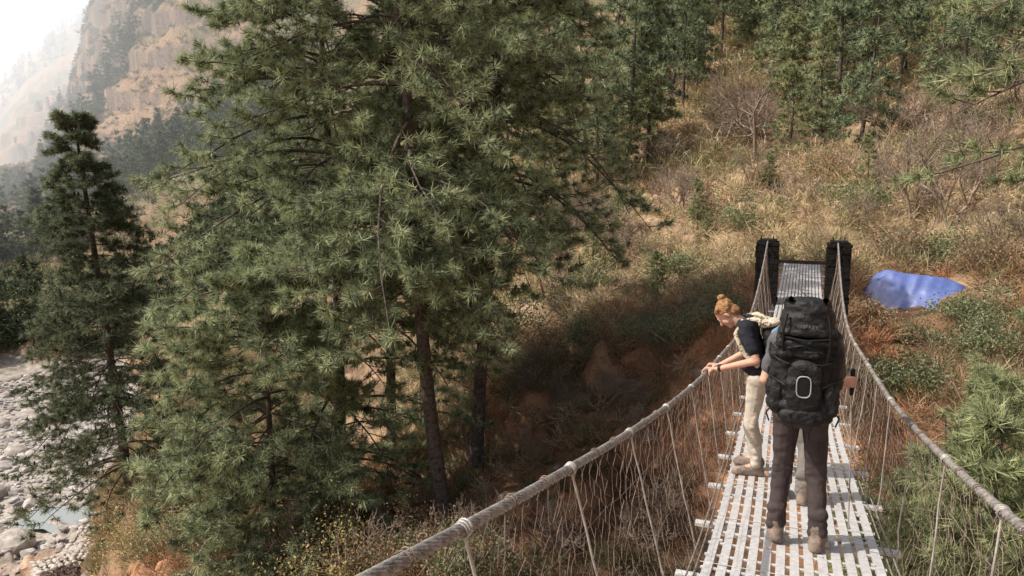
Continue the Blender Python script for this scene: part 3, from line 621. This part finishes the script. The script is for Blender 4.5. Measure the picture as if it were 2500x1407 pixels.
sp=[(-13.5,18.5,1.7,1.9,YL),(-17,19,1.6,1.7,YL),(-10.5,18,1.4,1.5,OL),(-21,21,1.7,1.7,OL),(-24,24,1.6,1.6,GL),(-19.5,17.5,1.4,1.4,OL),(-5,17.5,1.3,1.1,GL),(-26,27,1.5,1.2,YL),(2,14.5,1.2,1.0,OL),(6,15,1.2,1.1,DG),(-15.5,17,1.2,1.3,YL),(-22.5,19,1.3,1.3,YL),
    (0,30,1.6,1.8,GL),(5.5,27.5,1.5,1.2,GL),(9.5,26.5,1.5,1.1,GL),(13,24.5,1.4,.9,GL),(15.5,24,1.1,.9,GL),(-7.5,18.5,1.1,1.0,OL),(25,20.5,1.0,.6,GL),(28,20.5,1.2,.5,GL),(31.5,23,1.3,.9,GL),(24.5,17,1.3,1.2,GL),(26,8,1.2,2.0,GL),(30,6.5,1.1,2.0,GL),(-23,30,1.8,1.4,YL),(-25.5,34,1.9,1.4,OL),
    (20,7,1.6,2.2,DG),(17,9,1.6,2,DG),(22,10.5,1.7,2.2,DG),(14,11,1.5,1.8,DG),(19,13.5,1.5,1.8,DG),(10,13,1.5,1.6,DG),(5,12,1.4,1.5,DG),(0,16.5,1.2,1.1,DG),(23.5,6,1.5,2.,DG),(13,17,1.3,1.,DG),(21,9,1.6,2.2,DG),(25,24.5,.9,.6,OL),(27.4,23.8,.7,.35,OL),(31.2,25.2,1.0,.7,GL),(32,28.5,1.2,1.2,OL),(26.5,31,1.2,1.,OL),(29,31.5,1.3,1.1,GL),(17,38,1.5,1.2,GL),(12,34,1.4,1.1,GL),(24,37,1.4,1.1,GL),(29,40,1.5,1.3,GL),(8,44,1.7,1.5,GL),(15,42,1.5,1.2,OL),(22,44,1.4,1.2,OL),(31,46,1.6,1.4,GL),(6,34,1.3,1.1,GL),(26,47,1.6,1.3,OL)]
for i,(az,d,r,h,pl) in enumerate(sp):
    W_,N_=shrub(90+i,r,h,2600,.042 if d<30 else .06,pl)
    E=empty('shrub',P_(az,d),label='leafy shrub with '+('yellowing' if pl is YL else 'olive brown' if pl is OL else 'dark green')+' leaves on the slope',category='shrub',group='leafy shrubs on the gorge slope')
    W_.mk('stem',M_bare,E); mk('foliage',N_[0],N_[1],M_need,E,col=N_[2])
# bare trees
def bare(seed,H,lev=4,kids=4):
    g=np.random.default_rng(seed); W=Acc()
    def grow(p,d,L,r,l):
        n=6; P=[p]; dd=d
        for i in range(n-1): dd=nrm(dd+g.normal(0,.16,3)+np.array([0,0,.05])); P.append(P[-1]+dd*L/(n-1))
        P=np.array(P); W.add(*tubes(P,(r*np.linspace(1,.5,n))[None],5 if l<2 else 3))
        if l<lev:
            for j in range(kids+(l==0)):
                s=g.uniform(.35,1); i=min(int(s*(n-1)),n-2); q=P[i]+(P[i+1]-P[i])*(s*(n-1)-i)
                grow(q,nrm(dd*.8+g.normal(0,.6,3)+np.array([0,0,.1])),L*g.uniform(.5,.75),max(r*.5,.009),l+1)
    for _ in range(2): grow(np.array([0,0,-.3]),nrm(np.array([g.normal(0,.3),g.normal(0,.3),1])),H*.42,.016*H,0)
    return W
bt=[bare(s,1*h) for s,h in((1,7),(2,5),(3,4))]
bs=[(17.3,52,7,0,1.25),(15.3,58,0,0,1.0),(29.8,33,0,1,1.1),(27.5,35,0,2,1.2),(27.8,44,0,1,1.2),(31.5,37,0,1,.9),(12,44,0,2,1.),(9,38,0,2,.9),(24.5,42,0,2,1.1),(33,46,0,1,1.),(6,40,0,2,1.),(20,40,0,2,.9),(2.5,33,0,2,1.),(26,50,0,1,.9),(29,55,0,0,.8),(-10,18,0,2,.8),(-2,18,0,2,.8),(4,19,0,2,.7),(-16,20,0,2,.8),(32.5,29,0,2,.9),(18,56,0,1,1.1)]
g=np.random.default_rng(77)
for _ in range(40): bs.append((g.uniform(2,35),g.uniform(30,62),0,int(g.integers(1,3)),g.uniform(.4,.85)))
for _ in range(18): bs.append((g.uniform(-4,16),g.uniform(18,27),0,2,g.uniform(.3,.55)))
md={}
for az,d,_,t,s in bs:
    loc=P_(az,d); E=empty('bare_tree',loc,rot=az,label='leafless many-branched small tree on the dry slope',category='bare tree',group='leafless trees on the slope'); E.scale=(s,s,s)
    if t not in md: md[t]=bt[t].mk('branches',M_bare,E,smooth=True).data
    else: o=bpy.data.objects.new('branches',md[t]); o.parent=E; COL.objects.link(o)

# ---------------------------------------------------------------- riverbed and rocks
bmx=bmesh.new(); bmesh.ops.create_icosphere(bmx,subdivisions=2,radius=1); RV=np.array([v.co[:] for v in bmx.verts]); RF=np.array([[v.index for v in f.verts] for f in bmx.faces]); bmx.free()
def rockshape(seed):
    g=np.random.default_rng(seed); V=RV.copy()
    for _ in range(7):
        n=nrm(g.normal(0,1,3)); dd=V@n; lim=g.uniform(.5,.8); V=V-np.outer(np.maximum(dd-lim,0),n)
    return V*np.array([1,g.uniform(.6,1),g.uniform(.45,.75)])
wx,wy=pos(-31.6,61); wx=float(wx);wy=float(wy)
g=np.random.default_rng(15); A_=Acc()
for k in range(6):
    n=900; x,y,z,d=zone(n,-40,-25,56,108,g); kp=(z<-22.3)&(np.hypot(x-wx,y-wy)>2.9); x,y,z=x[kp],y[kp],z[kp]; n=len(x)
    A_.add(*scat(rockshape(k),RF,np.ones((len(RV),3)),x,y,z+.03,g.uniform(.1,.45,n)*g.uniform(.5,1.4,n),g.uniform(0,6.3,n),g.uniform(.24,.56,(n,1))*np.array([1,.93,.86])))
x,y,z,d=zone(260,-40,-28,46,57,g); n=len(x)
A_.add(*scat(rockshape(9),RF,np.ones((len(RV),3)),x,y,z+.0,g.uniform(.06,.3,n),g.uniform(0,6.3,n),g.uniform(.25,.5,(n,1))*np.array([1,.88,.78])))
A_.mk('river_stones',colmat('river_stone',.9,0,.35,3,.05),kind='stuff')
for k in range(40):
    az=g.uniform(-36,-28); d=g.uniform(57,98); x,y,z=P_(az,d)
    if z>-22.5 or math.hypot(x-wx,y-wy)<4: continue
    s=g.uniform(.7,1.8); o=mk('boulder',rockshape(30+k)*s,RF,M_rock,label='pale angular boulder lying in the riverbed',category='boulder',group='boulders in the riverbed'); o.location=(x,y,z+.1*s); o.rotation_euler=(0,0,g.uniform(0,6))
for k in range(30):
    az,d=(g.uniform(-4,16),g.uniform(19,28)) if k<16 else (g.uniform(24,34),g.uniform(34,50)); x,y,z=P_(az,d)
    if abs(x)<1.5: continue
    s=g.uniform(.25,.7); o=mk('rock_outcrop',rockshape(70+k)*s,RF,M_brock,label='brown rock sticking out of the dry slope',category='rock',group='rocks on the slope'); o.location=(x,y,z-.1*s); o.rotation_euler=(g.uniform(-.4,.4),g.uniform(-.4,.4),g.uniform(0,6))
t=np.linspace(0,2*np.pi,40,endpoint=False); rr=1+.2*np.sin(2*t+1)+.12*np.sin(5*t); wz=hz(wx,wy)+.25
mk('water',np.stack([wx+2.8*rr*np.cos(t),wy+2.5*rr*np.sin(t),0*t+wz],-1),np.array([list(range(40))]),M_water,kind='structure')
# low stone wall
A_=Acc(); path=[pos(-33.4,49.5),pos(-31.0,50),pos(-29.4,54.5)]
ox,oy=path[0]; hw=[hz(*p)for p in path]; ztop=max(hw)+.6
for (a,b_) in zip(path[:-1],path[1:]):
    L=math.dist(a,b_); n=int(L/.35); ang=math.atan2(b_[1]-a[1],b_[0]-a[0])
    for i in range(n):
        for h in range(7):
            for w_ in range(5):
                q=(i+.5*(h%2))/n; cx=a[0]+(b_[0]-a[0])*q-math.sin(ang)*(w_-1)*.35;cy=a[1]+(b_[1]-a[1])*q+math.cos(ang)*(w_-1)*.35
                V=rockshape(int(g.integers(0,40)))*g.uniform(.2,.26); A_.add(V+np.array([cx-ox,cy-oy,-.25*h+g.normal(0,.02)]),RF)
wl=A_.mk('stone_wall',M_rock,label='low pale dry-stone retaining wall beside the riverbed',category='stone wall'); wl.location=(ox,oy,ztop)
# blue tarpaulin shelter
tx,ty=TX,TY; tz=hz(float(tx),float(ty))
u,v=np.meshgrid(np.linspace(-1,1,80),np.linspace(-1,1,50),indexing='ij')
prof_=np.interp(u,[-1,-.78,-.6,.35,.65,1],[.0,.85,1.0,.9,.72,.0])
fold=np.sin(u*17+np.sin(u*5)*2)*.05+np.sin(u*31)*.02
hh=1.12*(1-np.abs(v)**1.15)*prof_+fold*np.abs(v)*1.2+.03*fbm(u*4+v,v*3,3,3)
V=np.stack([u*1.8+.12*v,v*1.0+fold*.7,hh-.05],-1)
i=np.arange(79)[:,None]*50;k=np.arange(49)[None]
tp_=mk('tarpaulin',V,np.stack([i+k,i+50+k,i+50+k+1,i+k+1],-1).reshape(-1,4),M_tarp,smooth=True,label='blue plastic tarpaulin stretched over a low shelter on the slope',category='tarpaulin')
tp_.location=(tx+.05,ty,tz-.08); tp_.rotation_euler=(0,0,rad(-14))

# ---------------------------------------------------------------- haze, light, camera
hd=rad(-29+HD); z0,z1=-30,342; n0,n1=145,1620
V,F=boxes([(0,0,0)],(1000,(n1-n0)/2,(z1-z0)/2)); m=bpy.data.materials.new('valley_haze'); m.use_nodes=True; nt=m.node_tree; nt.nodes.clear()
o=nt.nodes.new('ShaderNodeOutputMaterial'); vs=nt.nodes.new('ShaderNodeVolumeScatter'); vs.inputs['Density'].default_value=.0009; vs.inputs['Anisotropy'].default_value=.4; vs.inputs['Color'].default_value=(.98,.98,1,1)
em=nt.nodes.new('ShaderNodeEmission'); em.inputs['Color'].default_value=(.97,.97,1,1); em.inputs['Strength'].default_value=.00055; ad=nt.nodes.new('ShaderNodeAddShader')  # added glow brightens the haze, standing in for multiple scattering
nt.links.new(vs.outputs[0],ad.inputs[0]); nt.links.new(em.outputs[0],ad.inputs[1]); nt.links.new(ad.outputs[0],o.inputs['Volume'])
hb=mk('haze',V,F,m,kind='structure'); c=(n0+n1)/2; hb.location=(c*math.sin(hd),c*math.cos(hd),(z0+z1)/2); hb.rotation_euler=(0,0,-hd)
SH,SE=HD-98,51
w=bpy.data.worlds.new('World'); SC.world=w; w.use_nodes=True; nt=w.node_tree
sk=nt.nodes.new('ShaderNodeTexSky'); sk.sky_type='NISHITA'; sk.sun_disc=False; sk.sun_elevation=rad(SE); sk.sun_rotation=rad(SH%360); sk.dust_density=5; sk.air_density=1.2
nt.links.new(sk.outputs[0],nt.nodes['Background'].inputs[0]); nt.nodes['Background'].inputs[1].default_value=.135
sl=bpy.data.lights.new('sun','SUN'); sl.energy=5; sl.angle=rad(.5); sl.color=(1,.94,.86); so=bpy.data.objects.new('sun',sl); COL.objects.link(so)
so.rotation_euler=Vector((math.sin(rad(SH))*math.cos(rad(SE)),math.cos(rad(SH))*math.cos(rad(SE)),math.sin(rad(SE)))).to_track_quat('Z','Y').to_euler()
cd=bpy.data.cameras.new('camera'); cd.lens=27; cd.sensor_width=36; cd.clip_end=6000; cd.clip_start=.05
co=bpy.data.objects.new('camera',cd); COL.objects.link(co); co.location=(.05,0,0); co.rotation_euler=(rad(90-8.3),0,rad(-HD)); SC.camera=co
SC.view_settings.view_transform='Standard'; SC.view_settings.look='None'; SC.view_settings.exposure=0
